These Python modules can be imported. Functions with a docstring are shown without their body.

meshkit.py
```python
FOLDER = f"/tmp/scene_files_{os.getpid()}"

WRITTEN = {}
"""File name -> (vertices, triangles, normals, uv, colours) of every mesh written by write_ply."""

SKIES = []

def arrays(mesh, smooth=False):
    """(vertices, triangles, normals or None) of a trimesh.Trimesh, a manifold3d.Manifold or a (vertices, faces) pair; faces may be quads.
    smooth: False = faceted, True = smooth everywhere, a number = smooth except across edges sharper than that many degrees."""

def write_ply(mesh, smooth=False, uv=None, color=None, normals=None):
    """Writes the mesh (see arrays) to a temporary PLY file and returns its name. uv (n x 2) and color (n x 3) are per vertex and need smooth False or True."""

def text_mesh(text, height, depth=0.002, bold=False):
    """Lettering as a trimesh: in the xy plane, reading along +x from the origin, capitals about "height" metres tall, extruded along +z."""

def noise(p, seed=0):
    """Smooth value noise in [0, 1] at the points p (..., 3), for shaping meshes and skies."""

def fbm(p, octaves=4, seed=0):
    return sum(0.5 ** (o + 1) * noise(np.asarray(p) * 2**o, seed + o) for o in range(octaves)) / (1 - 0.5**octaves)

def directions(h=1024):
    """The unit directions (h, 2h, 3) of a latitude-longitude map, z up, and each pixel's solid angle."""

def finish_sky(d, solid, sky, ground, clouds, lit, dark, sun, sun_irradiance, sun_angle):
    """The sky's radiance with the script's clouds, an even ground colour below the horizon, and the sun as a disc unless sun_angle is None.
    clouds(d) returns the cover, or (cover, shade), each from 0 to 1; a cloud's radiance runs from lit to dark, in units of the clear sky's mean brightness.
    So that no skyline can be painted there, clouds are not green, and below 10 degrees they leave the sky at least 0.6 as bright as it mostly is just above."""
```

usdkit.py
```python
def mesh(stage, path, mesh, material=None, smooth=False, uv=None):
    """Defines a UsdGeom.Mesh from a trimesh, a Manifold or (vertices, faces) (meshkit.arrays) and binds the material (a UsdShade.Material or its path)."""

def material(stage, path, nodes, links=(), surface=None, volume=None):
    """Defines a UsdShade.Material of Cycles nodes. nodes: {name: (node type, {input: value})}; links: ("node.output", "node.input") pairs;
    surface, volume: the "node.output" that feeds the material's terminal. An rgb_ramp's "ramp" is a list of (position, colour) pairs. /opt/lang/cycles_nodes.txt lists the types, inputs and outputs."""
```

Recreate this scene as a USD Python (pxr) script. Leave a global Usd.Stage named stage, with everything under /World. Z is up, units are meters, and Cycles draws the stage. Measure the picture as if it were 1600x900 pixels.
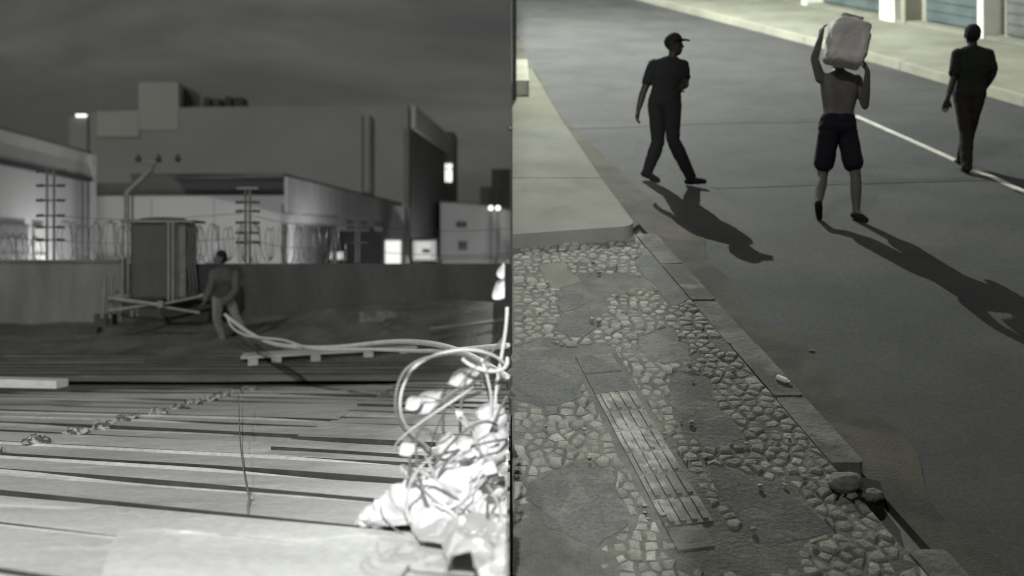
import math, random
import numpy as np, trimesh, usdkit, meshkit
import manifold3d as m3
from shapely.geometry import Polygon, box as sbox, LineString, MultiPoint
from shapely.ops import voronoi_diagram, unary_union
from pxr import Usd, UsdGeom, UsdLux, UsdShade, Gf, Sdf

stage = Usd.Stage.CreateInMemory()
UsdGeom.SetStageUpAxis(stage, 'Z'); UsdGeom.SetStageMetersPerUnit(stage, 1.0)
UsdGeom.Xform.Define(stage, '/World'); UsdGeom.Scope.Define(stage, '/World/Looks')
rng = np.random.default_rng(7); random.seed(7)

# ------------------------------------------------------------------ camera
ZC = 8.0                                   # height of the camera above the courtyard
F = 1700.0; HOR = 405.0                    # focal length and horizon row, in the photograph's pixels
cam = UsdGeom.Camera.Define(stage, '/World/camera')
cam.AddTranslateOp().Set(Gf.Vec3d(0, 0, ZC)); cam.AddRotateXOp().Set(90.0)
cam.CreateHorizontalApertureAttr(36.0); cam.CreateFocalLengthAttr(36.0 * F / 1600)
cam.CreateVerticalApertureAttr(36.0 * 9 / 16)
cam.CreateVerticalApertureOffsetAttr(-36.0 * (450 - HOR) / 1600)
cam.CreateExposureAttr(0.0)
cam.CreateFStopAttr(1.15); cam.CreateFocusDistanceAttr(7.0)

# ------------------------------------------------------------------ sky and moon
M = usdkit.material
sky_m = M(stage, '/World/Looks/night_sky', {
    't': ('texture_coordinate', {}),
    'map': ('mapping', {'scale': (2.2, 2.2, 7.0)}),
    'n': ('noise_texture', {'scale': 1.6, 'detail': 5, 'roughness': .55, 'distortion': .4}),
    'r': ('rgb_ramp', {'ramp': [(.3, (.33, .335, .33)), (.5, (.46, .465, .45)), (.72, (.78, .78, .73))]}),
    's': ('sky_texture', {'sky_type': 'single_scattering', 'sun_disc': False, 'sun_elevation': math.radians(2), 'sun_rotation': math.atan2(-.5, -.8)}),
    'x': ('mix', {'mix_type': 'mix', 'fac': .97}),
    'b': ('background_shader', {'strength': .132})},
    [('t.generated', 'map.vector'), ('map.vector', 'n.vector'), ('n.fac', 'r.fac'), ('s.color', 'x.color1'), ('r.color', 'x.color2'), ('x.color', 'b.color')], surface='b.background')
dome = UsdLux.DomeLight.Define(stage, '/World/sky')
UsdShade.MaterialBindingAPI.Apply(dome.GetPrim()).Bind(sky_m)
moon = UsdLux.DistantLight.Define(stage, '/World/moon')
moon.CreateNormalizeAttr(True); moon.CreateIntensityAttr(.16); moon.CreateAngleAttr(3.0); moon.CreateColorAttr(Gf.Vec3f(1, .98, .94))
moon.AddRotateZOp().Set(math.degrees(math.atan2(.5, .8)) * -1 + 0); moon.AddRotateXOp().Set(52.0)   # low, from behind the camera

# ------------------------------------------------------------------ helpers
BASE = {}
COUNT = {}
def numbered(parent, name):
    k = (parent, name); n = COUNT.get(k, 0); COUNT[k] = n + 1
    return name if n == 0 else f'{name}_{n:03d}'
def data(prim, label=None, cat=None, group=None, kind=None):
    for k, v in (('label', label), ('category', cat), ('group', group), ('kind', kind)):
        if v: prim.SetCustomDataByKey(k, v)
def thing(name, label, cat, base=(0, 0, 0), group=None, kind=None):
    p = '/World/' + numbered('/World', name)
    x = UsdGeom.Xform.Define(stage, p); x.AddTranslateOp().Set(Gf.Vec3d(*map(float, base)))
    BASE[p] = np.array(base, float); data(x.GetPrim(), label, cat, group, kind)
    return p
def arr(mesh):
    if isinstance(mesh, (list,)): mesh = trimesh.util.concatenate(mesh)
    if hasattr(mesh, 'to_mesh'):
        q = mesh.to_mesh(); mesh = trimesh.Trimesh(q.vert_properties[:, :3], q.tri_verts, process=False)
    return mesh
def part(parent, name, mesh, mat, label=None, smooth=False, kind=None):
    """a mesh in world coordinates under a thing or a part"""
    mesh = arr(mesh).copy()
    b = BASE[parent]; mesh.apply_translation(-b)
    p = parent + '/' + numbered(parent, name)
    u = usdkit.mesh(stage, p, mesh, mat, smooth=smooth); BASE[p] = b
    data(u.GetPrim(), label, None, None, kind)
    return p
def solo(name, mesh, mat, label=None, cat=None, group=None, kind=None, smooth=False):
    p = '/World/' + numbered('/World', name)
    u = usdkit.mesh(stage, p, arr(mesh), mat, smooth=smooth); BASE[p] = np.zeros(3)
    data(u.GetPrim(), label, cat, group, kind)
    return p
def W(px, py, Y):                           # photograph pixel at depth Y -> world point
    return np.array([(px - 800) / F * Y, Y, ZC + (HOR - py) / F * Y])
def box(x0, x1, y0, y1, z0, z1):
    m = trimesh.creation.box([x1 - x0, y1 - y0, z1 - z0]); m.apply_translation([(x0 + x1) / 2, (y0 + y1) / 2, (z0 + z1) / 2]); return m
def prism(poly, z0, z1, zf=None):
    """plan polygon extruded; zf(x,y) added to every vertex"""
    m = trimesh.creation.extrude_polygon(poly, z1 - z0, engine='earcut'); v = m.vertices.copy(); v[:, 2] += z0
    if zf is not None: v[:, 2] += zf(v[:, 0], v[:, 1])
    m.vertices = v; return m
def quadwall(a, b, z0, z1, t=.2):
    """vertical wall between plan points a, b, thickness t on the left of a->b; z0,z1 numbers or pairs"""
    a, b = np.array(a, float), np.array(b, float); d = (b - a) / np.linalg.norm(b - a); n = np.array([-d[1], d[0]]) * t
    za, zb = (z0 if np.ndim(z0) else (z0, z0)), (z1 if np.ndim(z1) else (z1, z1))
    pts = []
    for p, k in ((a, 0), (b, 1)):
        for q in (p, p + n):
            pts += [[*q, za[k]], [*q, zb[k]]]
    return m3hull(np.array(pts))
def m3hull(pts):
    q = trimesh.convex.convex_hull(np.asarray(pts, float)); return q
def tube(pts, r, n=8, smooth_n=0):
    pts = np.asarray(pts, float)
    if smooth_n:
        from scipy.interpolate import CubicSpline
        s = np.r_[0, np.cumsum(np.linalg.norm(np.diff(pts, axis=0), axis=1))]
        u = np.linspace(0, s[-1], smooth_n)
        rr = np.interp(u, s, r) if np.ndim(r) else r
        pts = CubicSpline(s, pts)(u); r = rr
    r = np.full(len(pts), r) if np.ndim(r) == 0 else np.asarray(r)
    t = np.gradient(pts, axis=0); t /= np.linalg.norm(t, axis=1, keepdims=True)
    up = np.array([0, 0, 1.0]) if abs(t[0, 2]) < .9 else np.array([1.0, 0, 0])
    v, f = [], []
    a = np.cross(t[0], up); a /= np.linalg.norm(a)
    for i in range(len(pts)):
        a = a - t[i] * (a @ t[i]); a /= np.linalg.norm(a); b = np.cross(t[i], a)
        for k in range(n):
            c = 2 * math.pi * k / n; v.append(pts[i] + r[i] * (math.cos(c) * a + math.sin(c) * b))
    for i in range(len(pts) - 1):
        for k in range(n):
            k2 = (k + 1) % n; p, q = i * n, (i + 1) * n
            f += [[p + k, p + k2, q + k2], [p + k, q + k2, q + k]]
    c0, c1 = len(v), len(v) + 1; v += [pts[0], pts[-1]]
    for k in range(n):
        k2 = (k + 1) % n; f += [[c0, k2, k], [c1, (len(pts) - 1) * n + k, (len(pts) - 1) * n + k2]]
    return trimesh.Trimesh(v, f, process=False)
def lump(c, r, seed=0, sub=2, amp=.35, squash=(1, 1, 1)):
    m = trimesh.creation.icosphere(sub, 1.0); v = m.vertices
    k = 1 + amp * (meshkit.fbm(v * 1.7 + seed * 3.1, 3, seed)[:, None] - .5) * 2
    m.vertices = v * k * np.asarray(r) * np.asarray(squash) + np.asarray(c); return m

# ------------------------------------------------------------------ materials
def surf(name, c1, c2=None, scale=3.0, rough=.8, bump=0.0, bscale=40.0, metallic=0.0, detail=6, stretch=(1, 1, 1), spec=.3, lo=.35, hi=.65, c3=None, c3scale=.7, c3lo=.5, c3hi=.62, fine=.0, fscale=120.):
    c2 = c2 or tuple(x * .7 for x in c1)
    n = {'g': ('geometry', {}), 'm': ('mapping', {'scale': stretch}), 'n': ('noise_texture', {'scale': scale, 'detail': detail, 'roughness': .6}),
         'r': ('rgb_ramp', {'ramp': [(lo, c1), (hi, c2)]}), 'p': ('principled_bsdf', {'roughness': rough, 'metallic': metallic, 'specular_ior_level': spec})}
    l = [('g.position', 'm.vector'), ('m.vector', 'n.vector'), ('n.fac', 'r.fac')]
    out = 'r.color'
    if c3:
        n['n3'] = ('noise_texture', {'scale': c3scale, 'detail': 7, 'roughness': .65, 'distortion': .6}); n['r3'] = ('rgb_ramp', {'ramp': [(c3lo, (0, 0, 0)), (c3hi, (1, 1, 1))]})
        n['x3'] = ('mix', {'mix_type': 'mix', 'color2': c3})
        l += [('m.vector', 'n3.vector'), ('n3.fac', 'r3.fac'), ('r3.color', 'x3.fac'), (out, 'x3.color1')]; out = 'x3.color'
    if fine:
        n['nf'] = ('noise_texture', {'scale': fscale, 'detail': 3, 'roughness': .7}); n['rf'] = ('rgb_ramp', {'ramp': [(.3, (1 - fine,) * 3), (.7, (1 + fine,) * 3)]})
        n['xf'] = ('mix', {'mix_type': 'multiply', 'fac': 1.0}); l += [('g.position', 'nf.vector'), ('nf.fac', 'rf.fac'), (out, 'xf.color1'), ('rf.color', 'xf.color2')]; out = 'xf.color'
    l.append((out, 'p.base_color'))
    if bump:
        n['bn'] = ('noise_texture', {'scale': bscale, 'detail': 5, 'roughness': .6}); n['b'] = ('bump', {'strength': 1.0, 'distance': bump})
        l += [('g.position', 'bn.vector'), ('bn.fac', 'b.height'), ('b.normal', 'p.normal')]
    return M(stage, '/World/Looks/' + name, n, l, surface='p.BSDF')
def plain(name, c, rough=.7, metallic=0., spec=.3): return surf(name, c, tuple(x * .82 for x in c), rough=rough, metallic=metallic, spec=spec, scale=9)
def glow(name, c, s):
    return M(stage, '/World/Looks/' + name, {'e': ('emission', {'color': c, 'strength': s})}, [], surface='e.emission')
g = lambda x, t=0: (x, x * (1 + .01 * t), x * (1 - .02 * t))
ASPHALT = surf('asphalt', (.050, .053, .055), (.070, .073, .073), scale=1.1, rough=.85, bump=.006, bscale=90, c3=(.084, .082, .076), c3scale=.4, c3lo=.48, c3hi=.8, fine=.26, fscale=32)
GUTTER = surf('gutter_dirt', (.105, .098, .078), (.06, .058, .05), scale=1.6, rough=.9, bump=.01, bscale=60, fine=.3, c3=(.05, .05, .046), c3scale=1.3)
SLAB = surf('pale_concrete', (.185, .19, .165), (.14, .143, .122), scale=1.1, rough=.9, bump=.004, bscale=60, c3=(.115, .12, .095), c3scale=1.1, c3lo=.52, c3hi=.7, fine=.12)
SLAB2 = surf('greenish_concrete', (.17, .18, .13), (.125, .13, .095), scale=1.3, rough=.9, bump=.004, bscale=60, fine=.12)
FARWALK = surf('pale_pavement', (.27, .28, .225), (.19, .195, .155), scale=.8, rough=.9, bump=.006, bscale=30, c3=(.13, .132, .105), c3scale=.35, c3lo=.55, c3hi=.75, fine=.12, fscale=30)
KERB = surf('kerb_stone', (.21, .21, .187), (.11, .11, .096), scale=2.2, rough=.9, bump=.014, bscale=25, fine=.3, c3=(.085, .083, .07), c3scale=1.6)
STONES = [surf(f'cobble_{i}', c, tuple(x * .6 for x in c), scale=11, rough=.82, bump=.012, bscale=45, fine=.25) for i, c in enumerate([(.29, .29, .255), (.25, .252, .225), (.36, .36, .315), (.215, .217, .20), (.27, .265, .225)])]
MORTAR = surf('pavement_bed', (.17, .168, .148), (.10, .10, .09), scale=4, rough=.95, bump=.02, bscale=35, fine=.3)
CEMENT = surf('cement_patch', (.125, .128, .12), (.085, .088, .083), scale=2.2, rough=.9, bump=.012, bscale=28, fine=.3, fscale=40, c3=(.16, .16, .14), c3scale=2.5)
TACTILE = surf('tactile_tile', (.185, .187, .165), (.105, .107, .095), scale=5, rough=.75, bump=.006, bscale=60, c3=(.3, .3, .27), c3scale=4, spec=.25, fine=.2)
PAINT = surf('road_paint', (.62, .62, .56), (.42, .42, .38), scale=6, rough=.7, c3=(.2, .2, .19), c3scale=5, c3lo=.6, c3hi=.7)
WHITE = surf('white_paint', (.82, .83, .78), (.74, .75, .7), scale=2, rough=.6)
TEAL = surf('teal_shutter', (.115, .15, .15), (.08, .105, .11), scale=2, rough=.4, spec=.5)
GREYSH = surf('grey_shutter', (.15, .16, .15), (.10, .11, .105), scale=2, rough=.5)
RENDERW = surf('pale_render', (.36, .36, .29), (.26, .26, .21), scale=1, rough=.9)
HILL = surf('retaining_concrete', g(.18), g(.1), scale=.7, rough=.95, bump=.02, bscale=8)
DARK = plain('dark_metal', (.03, .03, .03), .5)
ROOF = [surf(f'roof_metal_{i}', g(a, 1), g(a * .72, 1), scale=1.2, rough=.8, stretch=(.5, 1.4, 1), spec=.2, bump=.012, bscale=5, c3=g(min(.9, a * 1.35), 1), c3scale=1.6, c3lo=.58, c3hi=.72, fine=.14, fscale=22) for i, a in enumerate((.60, .54, .66))]
SEAM = surf('roof_seam', g(.045), g(.075), scale=5, rough=.7)
SEALANT = surf('sealant', g(.09), g(.45), scale=22, rough=.7, lo=.45, hi=.55)
TERR = surf('terrace_gravel', g(.16, 1), g(.085, 1), scale=1.4, rough=.95, bump=.03, bscale=14, c3=g(.24, 1), c3scale=1.1, c3lo=.6, c3hi=.75, fine=.3, fscale=30)
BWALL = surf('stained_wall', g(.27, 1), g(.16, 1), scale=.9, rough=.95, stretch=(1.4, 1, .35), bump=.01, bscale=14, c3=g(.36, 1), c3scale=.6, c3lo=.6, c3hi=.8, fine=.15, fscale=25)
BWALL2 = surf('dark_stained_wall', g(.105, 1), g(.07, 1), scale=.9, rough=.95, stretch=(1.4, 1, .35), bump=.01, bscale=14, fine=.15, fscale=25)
PALEW = surf('white_building', g(.62), g(.52), scale=.3, rough=.9, stretch=(1, 1, .4))
FACADE = surf('facade', g(.44, 2), g(.34, 2), scale=.05, rough=.95, stretch=(1, 1, 1.5), detail=3)
FACADE2 = surf('facade_light', g(.58, 2), g(.5, 2), scale=.08, rough=.95)
DFACADE = surf('facade_dark', g(.10), g(.06), scale=.5, rough=.5, stretch=(3, 3, .15))
DROOF = surf('dark_roof', g(.13), g(.17), scale=.6, rough=.8)
CANOPY = surf('canopy_sheet', g(.5), g(.36), scale=1.2, rough=.7, stretch=(2.5, 2.5, .2))
GREYM = surf('grey_metal', g(.28), g(.2), scale=4, rough=.5, metallic=.2)
MIDM = surf('mid_metal', g(.2), g(.14), scale=4, rough=.5, metallic=.2)
PANEL = surf('dark_panel', g(.10, 1), g(.08, 1), scale=3, rough=.5)
WIRE = surf('wire', g(.5), g(.25), scale=8, rough=.4, metallic=.6)
DWIRE = surf('dark_wire', g(.06), g(.1), scale=8, rough=.5)
CABLE = plain('white_cable', g(.82), .4)
WOOD = surf('grey_timber', g(.58), g(.4), scale=2, rough=.85, stretch=(.3, 3, 3), bump=.003, bscale=40)
BARK = surf('pale_bark', g(.85), g(.68), scale=7, rough=.7, bump=.01, bscale=20)
LEAF = surf('pale_leaf', g(.85), g(.55), scale=14, rough=.6, bump=.01, bscale=35)
PLASTIC = surf('plastic_sheet', g(.58), g(.46), scale=3, rough=.35, spec=.5, bump=.006, bscale=14)
SKIN = surf('skin', (.04, .03, .026), (.03, .023, .02), scale=12, rough=.55)
SKIN_G = surf('skin_grey', g(.12), g(.1), scale=12, rough=.55)
CLOTH_D = surf('dark_cloth', (.012, .013, .014), (.017, .018, .019), scale=14, rough=.95)
CLOTH_N = surf('navy_cloth', (.010, .011, .018), (.013, .014, .022), scale=14, rough=.95)
CLOTH_G = surf('green_black_cloth', (.014, .018, .013), (.018, .022, .017), scale=14, rough=.95)
CLOTH_B = surf('brown_black_cloth', (.02, .017, .017), (.025, .021, .021), scale=14, rough=.95)
CLOTH_M = surf('grey_cloth', g(.11, 1), g(.085, 1), scale=8, rough=.95)
CLOTH_M2 = surf('grey_trousers', g(.22, 1), g(.18, 1), scale=8, rough=.95)
SACK = surf('sack_cloth', (.74, .73, .70), (.58, .57, .55), scale=5, rough=.95, bump=.02, bscale=12)
SACK2 = surf('sack_cloth_grey', (.5, .5, .47), (.4, .4, .38), scale=5, rough=.95, bump=.02, bscale=12)
GLOWW = glow('lit_window', (1, 1, .96), 1.6)
GLOWD = glow('lit_doorway', (1, 1, .96), 1.0)
GLOWL = glow('lamp_glow', (1, .98, .88), 6.0)
GLOWS = glow('small_lamp_glow', (1, 1, .95), 2.2)

# ------------------------------------------------------------------ ground and the two levels
solo('ground', prism(sbox(-400, -200, 400, 600), -.3, 0), surf('yard_ground', g(.1), g(.07), scale=.4, rough=.95), kind='structure')
SL = .356; SH = 3.6
zs = lambda x, y: ZC - SH + SL * y          # the street climbs away from the camera
def S(px, py):                              # photograph pixel -> plan point on the street
    Y = SH * F / (py + (SL * F - HOR)); return (px - 800) / F * Y, Y
def strip(poly, z0, z1): return prism(poly, z0, z1, zs)
hill_v = [[x, y, z] for x in (.0, 45.) for y, z in ((-10, 0), (75, 0), (75, ZC - SH + SL * 75 - .05), (-10, max(.1, ZC - SH + SL * -10 - .05)))]
solo('hill', m3hull(hill_v), HILL, kind='structure')

# ================================================================== RIGHT: THE STREET
def K(y): return 1.17 - .173 * (y - 10.7)   # near kerb line
ykerb = np.linspace(3.0, 10.55, 12)
FARK = [S(1010, 3), S(1250, 65), S(1380, 100), S(1480, 130), S(1600, 165)]
FARK = [(1.1, 38.0)] + FARK + [(9.9, 10.5), (11.5, 4.0)]
SLABEDGE = [(1.18, 10.7), (.57, 16.1), (.34, 19.1), (.02, 24.0)]
GUT = .52
def gutter_edge(y): return K(y) + GUT + .10 * math.sin(y * 1.9) + .06 * math.sin(y * 4.7 + 1)
yy = np.linspace(3.0, 11.4, 60)
road = Polygon([(gutter_edge(y), y) for y in yy] + [(K(11.6) + .38, 11.6)] + [(x + .10, y) for x, y in SLABEDGE[1:]] + [(.02, 38.0)] + FARK)
road = road.buffer(0)
R = thing('road', None, None, kind='structure')
part(R, 'asphalt', strip(road, -.05, 0), ASPHALT)
gut = Polygon([(K(y) + .2, y) for y in yy] + [(1.22, 11.4), (gutter_edge(11.6) + .02, 11.6)] + [(gutter_edge(y) + .05, y) for y in yy[::-1]]).buffer(0)
part(R, 'gutter', strip(gut, -.05, .006), GUTTER)
side = Polygon([(1.17, 10.9), (1.6, 11.6), (.57 + .14, 16.1), (.34 + .14, 19.1), (.02, 25), (.02, 19.0), (.34, 19.0), (.57, 16.1)]).buffer(0)
part(R, 'gutter', strip(side, -.05, .005), GUTTER)
cl = LineString([S(1336, 181), S(1460, 236), S(1600, 300), (6.9, 5.9)]).buffer(.045, cap_style=2)
part(R, 'centre_line', strip(cl, -.02, .008), PAINT)
WIRE_SHADE = surf('painted_wire_shadow', (.038, .040, .041), (.054, .056, .056), scale=3, rough=.8)  # shadows of overhead wires, painted as darker bands across the asphalt
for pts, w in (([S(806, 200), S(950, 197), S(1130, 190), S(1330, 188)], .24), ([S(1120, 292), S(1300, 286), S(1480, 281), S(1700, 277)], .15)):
    part(R, 'painted_wire_shadow', strip(LineString(pts).buffer(w / 2), -.02, .0045), WIRE_SHADE)

# raised concrete drive slabs at the left of the road
D = thing('driveway', None, None, kind='structure')
edge = LineString(SLABEDGE)
def ex(y): return np.interp(y, [10.45, 16.1, 19.1, 24.0], [1.18, .57, .34, .02])
cuts = [S(800, 385)[1], S(850, 296)[1], S(840, 212)[1], 19.1]; cuts = [c - .28 for c in cuts]
for i in range(3):
    y0, y1 = cuts[i] + (.012 if i else 0), cuts[i + 1] - .012
    pl = Polygon([(.006, y0), (ex(max(y0, 10.45)) - (.02 if i else -.01), y0 + (.25 if i == 0 else 0)), (ex(y1) - .02, y1), (.006, y1)])
    if i == 0: pl = pl.buffer(-.16).buffer(.16).union(sbox(.006, y0, .35, y0 + .6).intersection(pl)).union(pl.intersection(sbox(0, y0 + .9, 3, y1))).buffer(0)
    part(D, 'slab', strip(pl, -.04, .21 - .015 * (i == 2)), (SLAB, SLAB, SLAB2)[i])
blk = strip(sbox(.03, S(803, 172)[1] + .15, .26, S(815, 150)[1] + 1.0), .15, .42)
solo('concrete_block', blk, RENDERW, 'pale low concrete block on the driveway beside the lamp post', 'block')

# near pavement: stone setts, cement patches, tactile strip, kerb stones
P = thing('pavement', None, None, kind='structure')
pave = Polygon([(.004, 3.0)] + [(K(y), y) for y in ykerb] + [(.004, 10.36)])
part(P, 'bed', strip(pave, -.05, .075), MORTAR)
for y0 in np.arange(3.2, 10.5, .82):
    y1 = min(y0 + .80, 10.55); j = rng.uniform(-.006, .006)
    kp = Polygon([(K(y0), y0), (K(y0) + .2, y0), (K(y1) + .2, y1), (K(y1), y1)]).buffer(-.03).buffer(.03)
    if 5.6 < y0 < 5.7: continue                     # a gap where the drain is
    part(P, 'kerb_stone', prism(kp, -.05, .086 + j, zs), KERB)
tl0, tl1 = S(930, 635), S(1040, 848)
tdir = np.array([tl1[0] - tl0[0], tl1[1] - tl0[1]]); tlen = np.linalg.norm(tdir); tdir /= tlen; tn = np.array([-tdir[1], tdir[0]]);
if tn[0] < 0: tn = -tn
TWD = .27
def tq(a, b, c, d):                                # along a..b, across c..d on the tactile strip
    o = np.array(tl0); return Polygon([o + tdir * a + tn * c, o + tdir * b + tn * c, o + tdir * b + tn * d, o + tdir * a + tn * d])
tact = tq(-.75, tlen + .12, -.03, TWD + .03)
def ragged(p, a=.035):
    q = np.array(Polygon(p).buffer(.05).buffer(-.03).segmentize(.05).exterior.coords)[:-1]
    d = meshkit.noise(np.c_[q * 9, np.full(len(q), .3)], 4)[:, None] - .5; c = q.mean(0); return Polygon(q + (q - c) / np.linalg.norm(q - c, axis=1, keepdims=True) * d * a * 3.2).buffer(0)
patches = [ragged([S(x, y) for x, y in p]) for p in (
    [(1010, 545), (1045, 530), (1070, 560), (1075, 585), (1030, 580), (1005, 565)],
    [(1060, 600), (1100, 605), (1120, 650), (1150, 700), (1110, 720), (1075, 690), (1050, 640)],
    [(835, 770), (900, 745), (950, 760), (975, 840), (930, 870), (860, 850), (838, 810)],
    [(885, 505), (920, 495), (935, 525), (900, 545), (870, 530)],
    [(1110, 745), (1180, 770), (1260, 800), (1290, 850), (1200, 870), (1130, 800)],
    [(846, 430), (880, 424), (898, 452), (868, 466)], [(802, 560), (850, 545), (905, 585), (900, 640), (850, 650), (804, 640)], [(1010, 400), (1040, 430), (1075, 480), (1050, 490), (1000, 430)], [(870, 470), (905, 470), (915, 490), (880, 500)])]
for i, q in enumerate(patches): part(P, 'cement_patch', strip(q, -.03, .0765 + .0006 * (i % 4)), CEMENT if i != 5 else SLAB)
n_t = 6; tl = tlen / n_t
for i in range(n_t):
    for c in range(1):
        z = .087 + rng.uniform(-.005, .005)
        q = [strip(tq(i * tl + .005, (i + 1) * tl - .005, 0, TWD), -.02, z)]
        for r in range(4):
            c0 = .028 + r * .064
            s = tq(i * tl + .02, (i + 1) * tl - .02, c0, c0 + .03)
            q.append(strip(s, z - .01, z + .012))
        part(P, 'tactile_tile', q, TACTILE)
for a, b in ((-.28, -.01), (-.58, -.31)):
    part(P, 'plain_tile', strip(tq(a, b, 0, TWD), -.02, .085), CEMENT)
part(P, 'plain_tile', strip(tq(tlen + .01, tlen + .2, .0, .2), -.02, .084), KERB)
# setts: one small irregular stone each
avoid = unary_union(patches + [tact])
pts = []
ysamp = 4.9
while ysamp < 10.35:
    d = .066 + .025 * rng.random(); x = .02 + rng.random() * .06
    while x < K(ysamp):
        pts.append((x + rng.uniform(-.022, .022), ysamp + rng.uniform(-.025, .025))); x += .066 + .05 * rng.random()
    ysamp += d
vor = voronoi_diagram(MultiPoint(pts), envelope=pave)
cells = []
for c in vor.geoms:
    c = c.intersection(pave).buffer(-.007)
    if c.is_empty or c.geom_type != 'Polygon': continue
    c = c.difference(avoid.buffer(.012))
    if c.is_empty: continue
    c = max(getattr(c, 'geoms', [c]), key=lambda k: k.area)
    if c.area < .0012: continue
    p = c.centroid
    hole = meshkit.noise(np.array([[p.x * 1.6, p.y * 1.6, 3.3]]), 5)[0]
    if hole > .70: continue                         # stones missing here, bed shows
    cells.append(c)
def sett(c, h):
    c = c.simplify(.012); o = np.array(c.exterior.coords)[:-1]; ce = o.mean(0)
    top = ce + (o - ce) * .74; n = len(o); tilt = rng.normal(0, .06, 2)
    zt = lambda q: ZC - SH + SL * q[1] + h + (q - ce) @ tilt
    v = [[*q, ZC - SH + SL * q[1] + .05] for q in o] + [[*q, zt(q) - .01] for q in (ce + (o - ce) * .97)] + [[*q, zt(q)] for q in top] + [[*ce, zt(ce) + .004]]
    f = []
    for k in range(n):
        k2 = (k + 1) % n
        for b in (0, n): f += [[b + k, b + k2, b + n + k2], [b + k, b + n + k2, b + n + k]]
        f.append([2 * n + k, 2 * n + k2, 3 * n])
    return trimesh.Trimesh(v, f, process=False)
cells.sort(key=lambda c: c.centroid.y)              # nearest first
rest = {}
for i, c in enumerate(cells):
    h = .084 + rng.normal(0, .006); mm = int(rng.choice(5, p=[.3, .25, .13, .14, .18]))
    s = sett(c, h)
    if i < 290: part(P, 'sett', s, STONES[mm])
    else: rest.setdefault(mm, []).append(s)
for mm, q in rest.items(): part(P, 'sett_bed_far', q, STONES[mm], kind='stuff')
# loose chips on the pavement, past counting
chips = []
for i in range(40):
    px, py = rng.uniform(830, 1280), rng.uniform(420, 890); x, y = S(px, py)
    if x > K(y) - .05 or x < .1: continue
    r = rng.uniform(.008, .022); chips.append(lump((x, y, zs(x, y) + .09 + r * .5), r, i, 1, .4, (1, 1.1, .6)))
solo('loose_rubble', chips, STONES[2], 'pale stone chips scattered loose over the broken near pavement', 'rubble', kind='stuff')
# broken stones at the drain
for i, (px, py, r, lab) in enumerate(((1322, 786, .085, 'larger rounded grey stone at the broken kerb end'), (1364, 801, .05, 'smaller pale stone beside the larger stone at the kerb end'))):
    x, y = S(px, py); solo('broken_stone', lump((x, y, zs(x, y) + .07 + r * .5), r, 20 + i, 3, .3, (1.1, 1, .8)), KERB, lab, 'stone', smooth=True)
x, y = S(1345, 785)
solo('drain_hole', prism(Polygon([S(1292, 782), S(1340, 768), S(1372, 774), S(1378, 800), S(1335, 806), S(1300, 800)]).buffer(.012), -.03, .079, zs), plain('drain_black', (.012, .012, .012), .9), 'dark broken drain opening around the stones at the kerb end', 'drain')
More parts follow.
